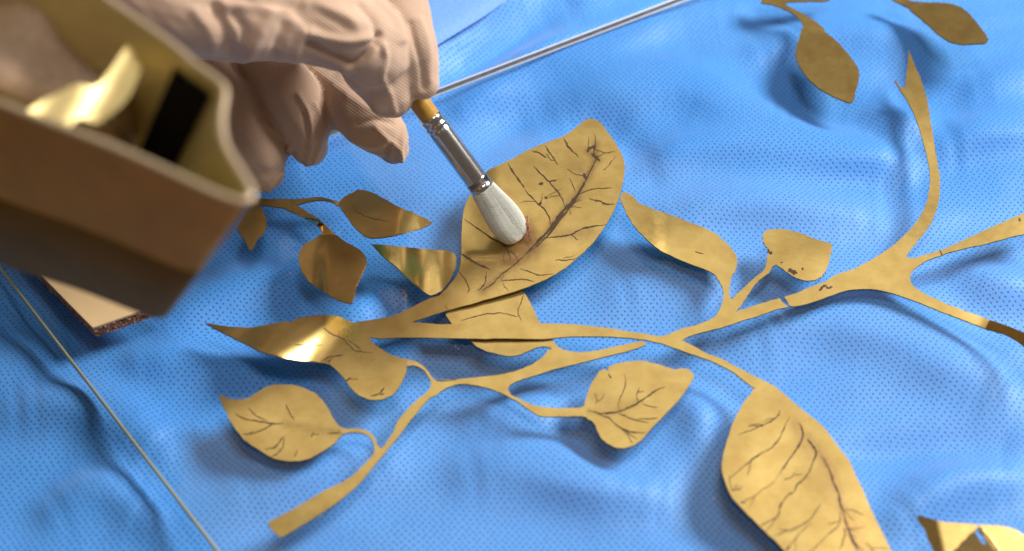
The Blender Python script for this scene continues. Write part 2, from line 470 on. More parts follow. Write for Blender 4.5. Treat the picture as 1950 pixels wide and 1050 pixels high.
# glass sheet
C0 = at(-14, 492); eL = (at(415, 1050)-C0); eT = (at(1280, 0)-C0)
eL = eL*3.4; eT = eT*2.0
poly = [C0, C0+eL, C0+eL+eT, C0+eT]
gt = 3.0*MM
glass = thing('glass_sheet', 'clear glass sheet with polished edges carrying the gold branch', 'glass sheet')
V = [p.copy() for p in poly]+[p-Vector((0, 0, gt)) for p in poly]
link('pane', mesh_of('pane', V, [(0, 1, 2, 3), (7, 6, 5, 4)]), glass, (GLASS,))
me = mesh_of('side', V, [(0, 4, 5, 1), (1, 5, 6, 2), (2, 6, 7, 3), (3, 7, 4, 0)])
link('side', me, glass, (GLASS_SIDE,))
def bar(a, b, r, dz, name, mat, parent):
    d = (b-a).normalized(); s = d.cross(Vector((0, 0, 1))).normalized()
    V = []
    for p in (a, b):
        for k in range(8):
            t = k/8*2*math.pi
            V.append(p+s*math.cos(t)*r+Vector((0, 0, math.sin(t)*r+dz)))
    F = [(k, (k+1) % 8, 8+(k+1) % 8, 8+k) for k in range(8)]+[tuple(range(7, -1, -1)), tuple(range(8, 16))]
    return link(name, mesh_of(name, V, F, True), parent, (mat,))
bar(poly[0], poly[3], 0.32*MM, -0.2*MM, 'arris', ARRIS, glass)
bar(poly[0], poly[3], 0.30*MM, -2.8*MM, 'arris', ARRIS, glass)
bar(poly[0], poly[1], 0.50*MM, -0.3*MM, 'arris', plain('green_arris', (0.42, 0.43, 0.27), 0.3), glass)

# ================================================================== GOLD PIECES
def g2(x, y, cx, cy, r): return math.exp(-((x-cx)**2+(y-cy)**2)/(r*r))
def und(x, y, k=1.0): return 0.12*k*(math.sin(x*0.021+y*0.013)+math.sin(x*0.011-y*0.027+1.3))
def z_main(x, y):
    z = 0.75+und(x, y)+1.1*g2(x, y, 950, 595, 130)
    # upper leaf lifts a little towards its tip and right edge
    if y < 600:
        z += 2.2*sm(0, 260, (x-880)*0.62-(y-560)*0.78)*sm(870, 960, x)*(1-sm(1230, 1280, x))
    # torn left leaf is bent into waves
    u = ((620-x)*0.72+(625-y)*-0.69*-1*0) if False else (655-x)*0.715-(y-607)*0.70
    if x < 720 and y < 800:
        if u > -40:
            bend = sm(-25, 80, u)*(1-0.3*math.exp(-((u-120)/20)**2))
            bend *= 1-0.35*sm(150, 210, u)
            z += bend*0.40*max(-12, y-588+0.16*(x-600))*0.165/0.75 + 1.2*sm(60, 240, u) + 0.30*sm(0, 24, u) + 0.3*sm(112, 132, u)
    z += 0.9*g2(x, y, 1300, 440, 75)+0.8*g2(x, y, 1560, 490, 60)
    z += 0.4*math.exp(-((y-486+0.05*(x-930))/6)**2)*sm(878, 900, x)*(1-sm(965, 1000, x))
    if y > 720 and x > 1350:
        z += 1.0*g2(x, y, 1390, 900, 90)
    return z
def z_low(x, y):
    b = sm(845, 790, x)*sm(735, 690, y) if x < 850 else 0
    b = (1-sm(790, 845, x))*(1-sm(690, 735, y)) if y < 740 and x > 740 else 0
    z = 0.62+und(x, y)*0.7 + b*0.35
    z += 1.4*g2(x, y, 430, 780, 80)
    return z

group_leaf = None
main = thing('gold_branch', 'long gold cut-out branch with the large veined leaves, under the brush', 'gold branch')
stem = Z5([(680, 618), (720, 612), (800, 600), (880, 580), (950, 545), (1020, 510)])+[(835.7, 563.6), (853, 591), (835, 596.5), (810, 605), (785, 613.6)]
stem += Z7([(0, 262), (100, 262), (250, 258), (400, 255), (590, 257), (750, 262), (900, 275), (1050, 295), (1150, 312), (1230, 325), (1300, 330), (1400, 290)])
stem += Z8([(540, 865), (620, 830), (655, 790), (675, 745), (683, 700), (675, 650), (655, 610), (735, 580), (722, 620), (718, 670), (722, 715), (735, 718),
            (760, 690), (820, 635), (870, 590), (910, 560), (925, 530), (932, 490), (965, 530), (940, 570), (900, 600), (860, 640), (820, 700), (790, 745), (755, 790),
            (850, 760), (930, 735), (1005, 712), (1020, 735), (1052, 765), (980, 780), (900, 810), (800, 840), (700, 875), (600, 900), (520, 920), (470, 940), (445, 955)])
stem += Z7([(1450, 375), (1550, 430)])+Q3([(200, 90), (290, 140), (370, 180), (440, 215), (360, 235), (260, 160)])
stem += Z7([(1600, 485), (1520, 455), (1420, 420), (1320, 385), (1230, 360), (1150, 348), (1050, 338), (900, 333), (760, 335), (650, 345), (500, 345), (330, 345), (200, 345), (0, 340)])+Z5([(900, 684), (760, 683)])
sheet('stem', stem, z_main, main, step=8)

bigleaf = Z4([(880, 178), (905, 185), (925, 205), (955, 245), (985, 285), (1005, 320), (1018, 350), (1026, 390), (1022, 440), (1012, 490), (1000, 530), (985, 570), (965, 610), (935, 660), (900, 710), (860, 755), (800, 810), (740, 855), (680, 890), (620, 915), (560, 938), (480, 962), (400, 985), (320, 1008)])
bigleaf += [(853, 591), (835.7, 563.6)]+Z4([(250, 915), (285, 860), (298, 800), (300, 740), (303, 650), (308, 600), (318, 560), (332, 530), (352, 500), (385, 450), (415, 410), (450, 392), (500, 368), (540, 350), (580, 325), (640, 297), (700, 275), (750, 257), (770, 245), (800, 225), (830, 198), (855, 182)])
midrib = ZV([(845, 165), (850, 250), (810, 340), (740, 470), (660, 560), (560, 690), (440, 810), (300, 930), (180, 1030)])
o = sheet('leaf', bigleaf, z_main, main, step=5, tarnish=[(midrib, 9, 0.55), (ZV([(480, 760), (390, 830), (330, 850)]), 24, 0.8), (ZV([(440, 640), (480, 700)]), 12, 0.7),
    (ZV([(800, 210), (860, 265)]), 8, 0.6), (ZV([(780, 330), (740, 300)]), 20, 0.3), (ZV([(300, 880), (220, 940)]), 25, 0.35), (ZV([(620, 700), (800, 690)]), 14, 0.35)])
VB = [(ZV(p), wd) for p, wd in [
    ([(840, 110), (845, 165), (838, 215), (850, 250), (840, 280), (810, 340), (780, 400), (740, 470), (700, 520)], 2.6),
    ([(780, 390), (740, 470), (700, 520), (660, 560), (610, 630), (560, 690), (500, 750), (440, 810)], 6.0),
    ([(720, 500), (680, 560), (630, 625), (570, 700), (510, 760), (460, 800)], 3.0),
    ([(460, 790), (380, 870), (300, 930), (240, 990), (180, 1030)], 1.8),
    ([(665, 540), (655, 500), (625, 450), (590, 410), (560, 375), (510, 330), (480, 295)], 2.0),
    ([(580, 645), (575, 600), (550, 560), (520, 530), (470, 480), (430, 440)], 2.0), ([(430, 430), (410, 400), (370, 345), (330, 280)], 2.2),
    ([(625, 290), (600, 250), (570, 210), (550, 175)], 2.0), ([(560, 250), (520, 225), (470, 205)], 1.8),
    ([(730, 450), (715, 410), (690, 360)], 1.2), ([(750, 250), (720, 215), (680, 175), (660, 130)], 2.0),
    ([(75, 610), (130, 650), (190, 690), (240, 725), (310, 760), (325, 790), (345, 830), (340, 860)], 1.7),
    ([(60, 815), (120, 855), (170, 880), (225, 905)], 3.4), ([(205, 915), (200, 970), (180, 1010), (150, 1030)], 1.8), ([(40, 910), (80, 970), (105, 1020), (95, 1045)], 1.6),
    ([(560, 720), (640, 712), (700, 700), (760, 670), (820, 655), (910, 640)], 2.2), ([(740, 470), (800, 440), (870, 430), (940, 425)], 1.5),
    ([(810, 490), (870, 505), (905, 520), (955, 522)], 2.2), ([(890, 320), (920, 300), (965, 240)], 1.3),
    ([(400, 900), (460, 920), (520, 940), (600, 930)], 1.5), ([(290, 975), (370, 965), (430, 965), (490, 975)], 1.4), ([(610, 850), (680, 850), (740, 840)], 1.4),
    ([(515, 404), (540, 399)], 3.4), ([(545, 480), (565, 489)], 3.2), ([(513, 528), (530, 508)], 4.0), ([(570, 390), (620, 378)], 1.8),
    ([(798, 215), (812, 192), (842, 180)], 5.0), ([(822, 222), (845, 245), (872, 270)], 4.2), ([(790, 370), (775, 340)], 4), ([(700, 545), (715, 520), (720, 490)], 2.5)]]
veins(twigs(VB, bigleaf, 22), z_main, o)

dleaf = Z5([(28, 620), (60, 623), (110, 632), (170, 637), (225, 640), (270, 632), (330, 620), (380, 612), (410, 615), (430, 600), (480, 590), (540, 583), (600, 585), (630, 593), (650, 605), (680, 618), (760, 683), (755, 690), (775, 710), (800, 730), (840, 755), (880, 770), (920, 780), (920, 810), (918, 840), (905, 870), (885, 905), (860, 935), (820, 955), (780, 962), (740, 955), (700, 935), (670, 905), (645, 870), (615, 835), (580, 805), (540, 795), (480, 788), (410, 782), (340, 765), (270, 745), (210, 715), (150, 685), (100, 660), (60, 640)])
o = sheet('leaf', dleaf, z_main, main, step=7, tarnish=[(Z5([(770, 750), (640, 690)]), 20, 0.2)])
o['label'] = 'torn gold leaf with a curled dark pointed tip'
veins(twigs([(Z5(p), wd) for p, wd in [([(550, 640), (590, 670), (640, 690), (665, 720), (700, 745), (770, 750)], 1.6), ([(420, 715), (480, 718), (545, 715)], 1.5), ([(540, 790), (580, 770), (640, 760)], 1.6), ([(590, 770), (570, 803)], 1.5), ([(645, 880), (675, 860)], 2), ([(760, 945), (800, 930), (825, 900)], 2.2), ([(800, 940), (822, 932)], 1.6), ([(660, 690), (720, 740)], 1.2)]], dleaf, 2, 10, 26), z_main, o)

rleaf = Q3([(440, 215), (490, 250), (550, 300), (620, 360), (680, 405), (730, 460), (790, 540), (840, 610), (870, 680), (890, 720), (920, 790), (960, 880), (1000, 960), (1045, 1050), (1085, 1140), (1080, 1220), (900, 1270), (700, 1210), (600, 1140), (510, 1050), (470, 1005), (410, 950), (350, 890), (290, 830), (240, 770), (210, 700), (195, 630), (205, 560), (230, 470), (260, 390), (300, 315), (340, 265), (360, 235)])
rm = ZW([(690, 215), (760, 310), (810, 370), (850, 440), (890, 550), (920, 620), (935, 700), (960, 770), (980, 850), (1010, 930), (1040, 1000), (1080, 1080)])
o = sheet('leaf', rleaf, z_main, main, step=6, tarnish=[(rm, 14, 0.6), (ZW([(590, 90), (660, 260), (720, 350)]), 12, 0.5), (ZW([(780, 450), (860, 640)]), 20, 0.33), (ZW([(1060, 870), (1090, 960)]), 12, 0.45), (ZW([(620, -30), (500, -60)]), 20, 0.35)])
VR = [(ZW(p), wd) for p, wd in [
    ([(485, 0), (480, 35), (430, 80), (390, 100), (350, 118), (250, 125)], 2.0), ([(350, 118), (280, 150), (180, 185)], 1.2),
    ([(560, 50), (530, 110), (490, 200), (440, 270), (410, 295), (340, 330), (270, 380), (200, 440), (110, 515)], 2.1),
    ([(630, 100), (655, 160), (650, 220), (620, 280), (570, 350), (530, 410), (480, 480)], 3.2), ([(480, 480), (440, 540), (380, 580), (330, 615), (290, 660), (260, 730)], 1.1),
    ([(690, 215), (720, 260), (755, 310), (745, 360), (720, 420), (690, 480), (650, 530), (610, 565), (590, 610), (540, 640), (510, 680), (490, 720), (480, 770), (455, 810), (420, 860), (375, 905)], 2.3),
    ([(695, 220), (725, 262), (752, 305), (748, 350), (730, 390)], 3.2),
    ([(455, 800), (400, 830), (340, 860)], 1.5), ([(790, 690), (760, 740), (720, 800), (660, 850), (600, 875), (520, 905), (440, 940)], 1.7),
    ([(720, 830), (660, 890), (600, 960), (550, 1020), (520, 1045)], 1.3), ([(930, 740), (935, 800), (910, 870), (850, 920), (780, 990), (720, 1045), (650, 1100)], 1.8),
    ([(800, 350), (850, 440), (890, 550), (920, 620), (935, 700), (960, 770), (980, 850), (1010, 930), (1040, 1000), (1080, 1080)], 3.0),
    ([(960, 870), (970, 920), (955, 970), (930, 1040)], 2.2), ([(985, 850), (1030, 960), (1060, 1010), (1110, 1045)], 1.8), ([(940, 720), (1000, 790), (1040, 830)], 1.0),
    ([(190, 685), (235, 690)], 2), ([(130, 600), (160, 590)], 1.2), ([(520, 513), (540, 517)], 2.2), ([(535, 1040), (560, 1012)], 3), ([(1120, 980), (1180, 1040)], 1.1)]]
veins(twigs(VR, rleaf, 20), z_main, o)

leaf_m = Z8([(655, 610), (620, 570), (540, 535), (470, 510), (400, 480), (330, 445), (270, 400), (215, 350), (165, 290), (130, 230), (105, 180), (97, 160), (97, 125), (110, 108), (140, 115), (175, 140), (200, 170), (250, 190), (300, 212), (360, 232), (430, 255), (500, 285), (570, 310), (630, 340), (680, 380), (720, 420), (750, 460), (762, 500), (755, 545), (735, 580)])
o = sheet('leaf', leaf_m, z_main, main)
veins([(Z8([(520, 445), (540, 455), (570, 458)]), 1.6)], z_main, o)
leaf_s = Z8([(932, 490), (935, 468), (948, 440), (930, 425), (915, 400), (908, 370), (915, 340), (935, 325), (1000, 320), (1060, 325), (1120, 342), (1180, 365), (1240, 385), (1290, 400), (1305, 420), (1297, 460), (1285, 510), (1265, 560), (1240, 590), (1200, 612), (1140, 612), (1090, 595), (1050, 570), (1010, 540), (985, 525), (965, 530)])
o = sheet('leaf', leaf_s, z_main, main)
veins([(Z8([(1055, 545), (1075, 562), (1105, 572)]), 6), (Z8([(1070, 570), (1085, 555)]), 4), (Z8([(935, 445), (962, 462)]), 4.5), (Z8([(1130, 545), (1142, 545)]), 3.5), (Z8([(1010, 512), (1022, 508)]), 2)], z_main, o)

# lower half of the branch
lower = Z5([(920, 780), (960, 790), (1000, 815), (1025, 845), (1045, 870), (1065, 880)])+Z6([(1240, 200), (1290, 192)])
lower += Z7([(0, 580), (80, 582), (180, 570), (300, 560), (420, 540), (500, 515), (570, 480), (620, 440), (640, 412), (662, 405), (640, 372), (672, 358), (690, 385), (730, 410), (800, 422), (880, 420), (960, 405), (1050, 385), (1150, 365), (1190, 362), (1200, 375), (1180, 390), (1100, 415), (1000, 440), (900, 465), (800, 490), (700, 515), (600, 545), (520, 570), (460, 590), (420, 615), (415, 640), (430, 665), (480, 690), (560, 725), (650, 740), (750, 742), (820, 740), (850, 725), (860, 795), (820, 788), (750, 790), (680, 790), (600, 788), (560, 770), (510, 735), (460, 700), (420, 680), (360, 650), (300, 630), (230, 612), (150, 605), (90, 615), (40, 640), (0, 670)])
lower += Z6([(1150, 285), (1100, 340), (1050, 400), (1000, 470), (950, 530), (900, 590), (850, 650), (790, 720), (720, 780), (640, 840), (560, 890), (480, 940), (420, 975), (400, 978), (360, 940), (340, 910), (360, 895), (420, 865), (500, 820), (600, 760), (680, 720), (740, 690), (790, 650), (840, 600), (865, 570), (875, 540), (870, 510), (850, 480), (820, 462), (770, 455), (720, 463), (710, 432), (740, 440), (790, 437), (830, 445), (860, 465), (880, 490), (890, 520), (905, 535), (920, 525), (945, 490), (970, 450), (990, 400), (1030, 350), (1080, 300), (1140, 250), (1155, 225), (1152, 195)])
lower += Z5([(1028, 880), (1010, 845), (985, 820), (950, 808), (920, 810)])
sheet('stem', lower, z_low, main, step=8)
l3 = Z6([(710, 432), (690, 415), (665, 380), (640, 330), (600, 280), (560, 250), (500, 225), (440, 217), (380, 218), (330, 230), (290, 255), (240, 285), (190, 292), (150, 285), (95, 265), (105, 300), (130, 350), (160, 410), (195, 460), (240, 505), (300, 545), (360, 580), (420, 597), (480, 600), (540, 590), (590, 565), (640, 535), (680, 505), (700, 480), (720, 463)])
o = sheet('leaf', l3, z_low, main, tarnish=[(Z6([(420, 412), (560, 440), (700, 455)]), 7, 0.25)])
veins(twigs([(Z6(p), wd) for p, wd in [([(175, 360), (220, 385), (290, 400), (350, 410), (420, 412)], 2.0), ([(245, 335), (280, 370), (340, 400)], 1.4), ([(430, 310), (450, 360), (475, 390)], 1.5), ([(215, 465), (270, 460), (330, 435), (370, 412)], 1.6), ([(425, 470), (400, 500), (375, 530), (330, 540)], 2.0), ([(425, 475), (415, 530), (390, 560), (360, 578)], 1.5), ([(490, 545), (475, 580)], 1.6), ([(555, 480), (575, 455)], 1.8), ([(640, 460), (710, 460)], 1.4)]], l3, 3, 10, 28), z_low, o)
l4 = Z7([(850, 725), (860, 680), (880, 620), (910, 570), (935, 530), (965, 520), (985, 530), (990, 505), (1050, 485), (1110, 475), (1180, 472), (1240, 485), (1310, 505), (1360, 520), (1400, 515), (1440, 520), (1468, 545), (1470, 570), (1450, 610), (1400, 680), (1340, 745), (1280, 810), (1220, 870), (1180, 920), (1140, 950), (1090, 968), (1040, 970), (990, 950), (950, 920), (925, 880), (910, 840), (890, 815), (860, 795)])
o = sheet('leaf', l4, z_low, main, tarnish=[(Z7([(860, 760), (1000, 770), (1160, 710)]), 7, 0.3), (Z7([(930, 680), (1050, 740)]), 16, 0.2)])
veins(twigs([(Z7(p), wd) for p, wd in [([(870, 755), (930, 770), (1000, 770), (1060, 755), (1110, 735), (1160, 710), (1210, 675), (1260, 640), (1310, 620)], 2.4), ([(1040, 755), (1050, 690), (1075, 640), (1085, 590), (1080, 545)], 1.6), ([(1155, 710), (1150, 670), (1165, 620)], 1.4), ([(1040, 770), (1090, 790), (1140, 810), (1215, 825)], 1.6), ([(920, 775), (990, 800), (1040, 845), (1080, 865), (1130, 880), (1200, 882)], 2.0), ([(1060, 860), (1100, 900), (1120, 945)], 1.5), ([(1080, 870), (1150, 920)], 1.3), ([(915, 720), (920, 690), (905, 655)], 1.0), ([(1002, 572), (985, 545)], 2.0), ([(1180, 720), (1270, 740)], 1.1), ([(1150, 805), (1250, 800), (1270, 795)], 1.4)]], l4, 3, 10, 28), z_low, o)
l5 = Z7([(100, 180), (200, 140), (380, 85), (470, 70), (500, 80), (540, 140), (565, 195), (592, 250), (640, 320), (672, 358), (640, 372), (662, 405), (640, 393), (590, 391), (530, 415), (470, 440), (400, 443), (320, 425), (250, 400), (200, 362), (130, 300), (80, 245), (55, 205)])
z_under = lambda x, y: z_low(x, y)
o = sheet('leaf', l5, z_under, main, tarnish=[(Z7([(250, 400), (500, 420)]), 10, 0.2)])
veins([(Z7(p), wd) for p, wd in [([(140, 245), (200, 225), (280, 205), (370, 200), (430, 210), (470, 220)], 1.4), ([(490, 245), (470, 190), (490, 130), (500, 90)], 1.5)]], z_under, o)

# forked piece on the right, broken off the branch
def z_fork(x, y):
    z = 0.75+und(x, y)
    z += 4.0*sm(330, 110, y)*0 + (0.8*sm(0, 200, 330-y) if y < 330 else 0)
    t = (x-1878)*0.89+(y-610)*0.45
    if x > 1800 and y > 560 and t > 0: z += 0.36*t*0.16
    return z
fork = thing('gold_branch', 'forked gold branch piece at the right, snapped off behind a thin crack', 'gold branch')
fk = Z8([(1030, 708), (1100, 685), (1180, 650), (1270, 615)])+Q2([(100, 637), (180, 610), (250, 575), (330, 525), (400, 465), (450, 410), (490, 345), (510, 280), (515, 220), (512, 160)])
fk += Q1([(1035, 980), (1015, 900), (985, 800), (950, 710), (910, 630), (875, 575), (850, 535), (835, 515), (832, 500), (845, 510), (865, 540), (895, 550), (905, 500), (908, 440), (915, 380), (922, 315), (940, 360), (965, 420), (990, 480), (1010, 540), (1030, 600), (1045, 670), (1055, 740), (1070, 820), (1080, 900), (1090, 980)])
fk += Q2([(540, 80), (550, 150), (560, 210), (560, 270), (550, 330), (530, 390), (500, 440), (450, 500), (415, 545), (410, 560), (440, 563), (500, 548), (570, 525), (650, 490), (750, 445), (850, 400), (933, 365), (1010, 335), (1010, 440), (933, 458), (850, 478), (770, 500), (680, 520), (600, 540), (540, 560), (490, 580), (450, 610), (430, 635), (428, 660), (440, 685), (480, 715), (540, 745), (620, 780), (700, 810), (780, 838)])
fk_end = Q2([(762, 878)])
fk += fk_end+Q2([(680, 845), (600, 815), (500, 775), (420, 745), (350, 722), (280, 705), (200, 702), (130, 712), (60, 735), (0, 758)])+Z8([(1078, 762), (1050, 735)])
o = sheet('stem', fk, z_fork, fork, step=8)
veins([(Z8([(1228, 672), (1250, 652), (1272, 640)]), 4), (Z8([(1265, 642), (1285, 655), (1305, 648)]), 3), (Q2([(560, 530), (568, 552)]), 1.6), (Q2([(912, 385), (918, 402)]), 3)], z_fork, o)
tip = Q2([(780, 838), (860, 865), (933, 895), (1010, 930), (1010, 1030), (960, 985), (933, 955), (890, 925), (840, 900), (762, 878)])
o = sheet('bent_tip', tip, z_fork, fork, mats=(gold_material('dark_reflection_gold', (0.34, 0.18, 0.03), (0.26, 0.13, 0.02)), EDGE))  # dark reflection of the bend is painted into this gold
o['label'] = 'dark bent end of the lower prong'

# torn leaf fragment beside the large leaf
def z_frag(x, y):
    z = 0.85+1.6*sm(820, 700, x)*0
    z += 2.4*math.exp(-((x-735)/30)**2)+0.9*math.sin((x-700)*0.075)*sm(700, 760, x)*(1-sm(830, 870, x))
    return z
frag = thing('gold_leaf', 'small torn triangular gold leaf beside the large leaf under the brush', 'gold leaf')
sheet('leaf_blade', Z5([(760, 268), (830, 272), (900, 280), (980, 288), (1060, 295), (1120, 302), (1140, 330), (1135, 380), (1110, 430), (1080, 470), (1050, 490), (1020, 495), (980, 465), (930, 425), (890, 385), (850, 350), (810, 320), (785, 295)]), z_frag, frag, step=6)

# sprig at the tin
def z_sprig(x, y):
    z = 1.6+0.7*sm(480, 560, x)
    # right leaf: tilted, flattening towards the tip
    if x > 640 and y < 460:
        z += 0.30*(735-min(x, 770))*0.17*0.9 + 2.3 - 0.26*max(0, x-770)*0.17*0
        z -= 0.10*max(0, 780-x)*0
    elif y > 440 and x > 555:
        t = x-606
        z += 0.33*max(0, t)*0.17 + 0.10*min(0, t)*0.17
    return z
def z_sprig_s(x, y):
    if x > 640: return z_sprig(641, 400)*(1-sm(560, 641, x))+z_sprig(641, 400)*sm(560, 641, x)
    if x > 560 and y < 420: return z_sprig(560, 400)+(z_sprig(641, 400)-z_sprig(560, 400))*sm(560, 641, x)
    return z_sprig(x, y) if y < 440 else 1.6+0.7
spr = thing('gold_sprig', 'dark gold three leaf sprig sticking out from behind the blurred tin', 'gold sprig')
sheet('stem', Z5([(225, 60), (265, 65), (330, 68), (400, 68), (470, 65), (530, 58), (590, 72), (622, 82), (620, 97), (612, 97), (580, 80), (530, 74), (480, 81), (430, 95), (470, 120), (520, 150), (560, 185), (600, 225), (535, 232), (545, 215), (530, 190), (490, 165), (430, 135), (370, 110), (320, 100), (265, 95), (225, 95)]), z_sprig_s, spr, step=7)
def z_sl1(x, y):
    t = (x-642)*0.97+(y-392)*0.2; e = 120
    z = z_sprig(641, 400)
    return z+0.24*max(0, y-372)*0.2*(1-sm(755, 800, x))+0.22*(min(t, e+20)-20*0)*0.17-0.09*max(0, t-e-20)*0.17
def z_sl2(x, y):
    t = x-614
    return 2.3+0.24*max(0, y-452)*0.2*sm(596, 622, x)+(0.36*max(0, t)+0.10*max(0, -t))*0.17
o = sheet('leaf', Z5([(620, 97), (622, 82), (640, 60), (680, 40), (700, 28), (740, 30), (780, 45), (830, 72), (880, 100), (940, 125), (1000, 152), (1032, 170), (1015, 185), (960, 205), (900, 222), (840, 235), (780, 240), (740, 235), (710, 215), (680, 185), (655, 150), (630, 115)]), z_sl1, spr, step=6)
veins([(Z5([(690, 120), (750, 150), (850, 170)]), 1.0)], z_sl1, o)
sheet('leaf', Z5([(535, 232), (500, 250), (465, 270), (445, 300), (442, 340), (450, 380), (475, 420), (510, 455), (550, 480), (600, 510), (640, 525), (675, 532), (685, 500), (695, 460), (715, 410), (735, 370), (742, 340), (730, 310), (700, 285), (660, 265), (620, 240), (600, 225)]), z_sl2, spr, step=6)
sheet('leaf', Z5([(165, 200), (195, 150), (225, 95), (265, 95), (285, 130), (298, 165), (290, 210), (260, 245), (235, 290), (220, 293), (205, 260), (185, 230)]), lambda x, y: 1.6-0.22*(480-x)*0.17*0+0.25*(y-390)*0.17, spr, step=7)

# top edge sprigs
sp2 = thing('gold_sprig', 'gold sprig with one broad hanging leaf at the top edge', 'gold sprig')
def z_e(x, y): return 0.9+und(x, y)+0.25*max(0, y-60)*0.19*0.35
sheet('stem', Q1([(0, 22), (60, 28), (120, 48), (180, 75), (220, 105), (250, 140), (262, 175), (380, 170), (340, 135), (290, 105), (240, 75), (190, 50), (140, 20), (200, 12), (300, 10), (400, 8), (430, -2), (430, -60), (0, -60)]), z_e, sp2, step=8)
o = sheet('leaf', Q1([(262, 175), (245, 210), (225, 270), (213, 340), (225, 390), (260, 450), (310, 510), (370, 560), (440, 600), (500, 625), (550, 642), (575, 630), (590, 570), (608, 500), (612, 450), (595, 410), (560, 360), (510, 300), (450, 240), (400, 200), (380, 170)]), lambda x, y: z_e(x, y)+0.06*abs((x-1555)*0.9-(y-90)*0.35)*0.19*(1 if (x-1555)*0.9-(y-90)*0.35 < 0 else 0.4), sp2, step=7)
veins([(Q1([(405, 375), (420, 405)]), 2.2), (Q1([(375, 458), (392, 458)]), 2.6)], z_e, None) if False else None
sp3 = thing('gold_sprig', 'brownish gold leaf entering at the top right corner', 'gold sprig')
def z_f(x, y): return 1.2+0.30*max(0, (x-1735)*0.25+(y-2)*0.9)*0.19
sheet('stem', Q1([(820, 0), (870, 25), (920, 50), (930, 5), (900, -15), (880, -40), (800, -40)]), z_f, sp3, step=8)
sheet('leaf', Q1([(930, 5), (920, 50), (970, 100), (1030, 145), (1080, 195), (1130, 235), (1190, 265), (1260, 278), (1340, 275), (1400, 268), (1420, 245), (1395, 205), (1360, 160), (1320, 110), (1270, 60), (1210, 30), (1140, 18), (1060, 15), (980, 12)]), z_f, sp3, step=8)

# bottom right corner piece with dark folds and a hole
def z_g(x, y):
    u = (x-1786)-(y-1000)*0.22
    z = 3.6-0.52*max(0, -u)*0.15
    v = min(x-(1868-(y-1001)*0.95), (1866+(y-1001)*0.75)-x)
    return z+0.52*sm(0, 6, v)*max(0, y-1001)*0.155/0.8
cor = thing('gold_leaf', 'creased gold leaf with a slit, cut off by the bottom right corner', 'gold leaf')
gout = Q7([(470, 470), (500, 445), (560, 460), (680, 495), (780, 520), (900, 540), (1050, 550), (1200, 562), (1310, 578), (1300, 650), (1270, 650), (1290, 700), (1350, 800), (1400, 850), (1440, 810), (1390, 720), (1330, 660), (1322, 578), (1450, 580), (1600, 585), (1720, 605), (1850, 645), (1930, 710), (2050, 780), (2080, 1100), (1500, 1180), (760, 1130), (705, 940), (670, 860), (620, 780), (590, 660), (540, 590), (490, 520)])
sheet('leaf_blade', gout, z_g, cor, step=5, n=2)

# ================================================================== CORK BLOCK
blk = thing('cork_block', 'small cork block with a cream top, on the glass below the tin', 'block')
bz = 4.6
Fc, Lc = at(177, 624, bz), at(92, 538, bz)
Rd = (at(275, 590, bz)-Fc)*1.2
Lc = Fc+(Lc-Fc)*1.9
quad = [Fc, Fc+Rd, Lc+Rd, Lc]
cork, nt, b = new_mat('cork')
tc = N(nt, 'ShaderNodeTexCoord').outputs['Object']
vo = N(nt, 'ShaderNodeTexVoronoi'); vo.inputs['Scale'].default_value = 900; L(nt, tc, vo.inputs['Vector'])
L(nt, ramp_n(nt, vo.outputs['Color'], [(0.0, (0.07, 0.025, 0.015)), (0.5, (0.30, 0.13, 0.07)), (1, (0.48, 0.26, 0.15))]), b.inputs['Base Color'])
b.inputs['Roughness'].default_value = 0.9; bump_n(nt, b, vo.outputs['Distance'], 0.6, 0.0005)
def prism(name, quad, z0, z1, parent, mat, rough=0.0, seg=24, sub=5):
    V = []; F = []
    ring = []
    m = len(quad)
    for i in range(m):
        a, c = quad[i], quad[(i+1) % m]
        for k in range(seg): ring.append(a.lerp(c, k/seg))
    n_ = len(ring); cen = sum(ring, Vector())/n_
    for j in range(sub+1):
        z = (z0+(z1-z0)*j/sub)*MM
        for p in ring:
            r = random.gauss(0, rough)*MM
            d = (p-cen); d.z = 0; d.normalize()
            V.append(Vector((p.x, p.y, z))+d*r)
    for j in range(sub):
        for i in range(n_):
            F.append((j*n_+i, j*n_+(i+1) % n_, (j+1)*n_+(i+1) % n_, (j+1)*n_+i))
    F.append(tuple(reversed(range(n_)))); F.append(tuple(range(sub*n_, (sub+1)*n_)))
    me = mesh_of(name, V, F)
    bm = bmesh.new(); bm.from_mesh(me); bmesh.ops.recalc_face_normals(bm, faces=bm.faces); bm.to_mesh(me); bm.free()
    return link(name, me, parent, (mat,))
prism('cork_core', quad, 0.03, bz-0.7, blk, cork, 0.22, 40, 5)
prism('top_sheet', quad, bz-0.7, bz, blk, plain('cream_card', (0.64, 0.46, 0.25), 0.7, 0, 60, 0.08), 0.03, 20, 1)

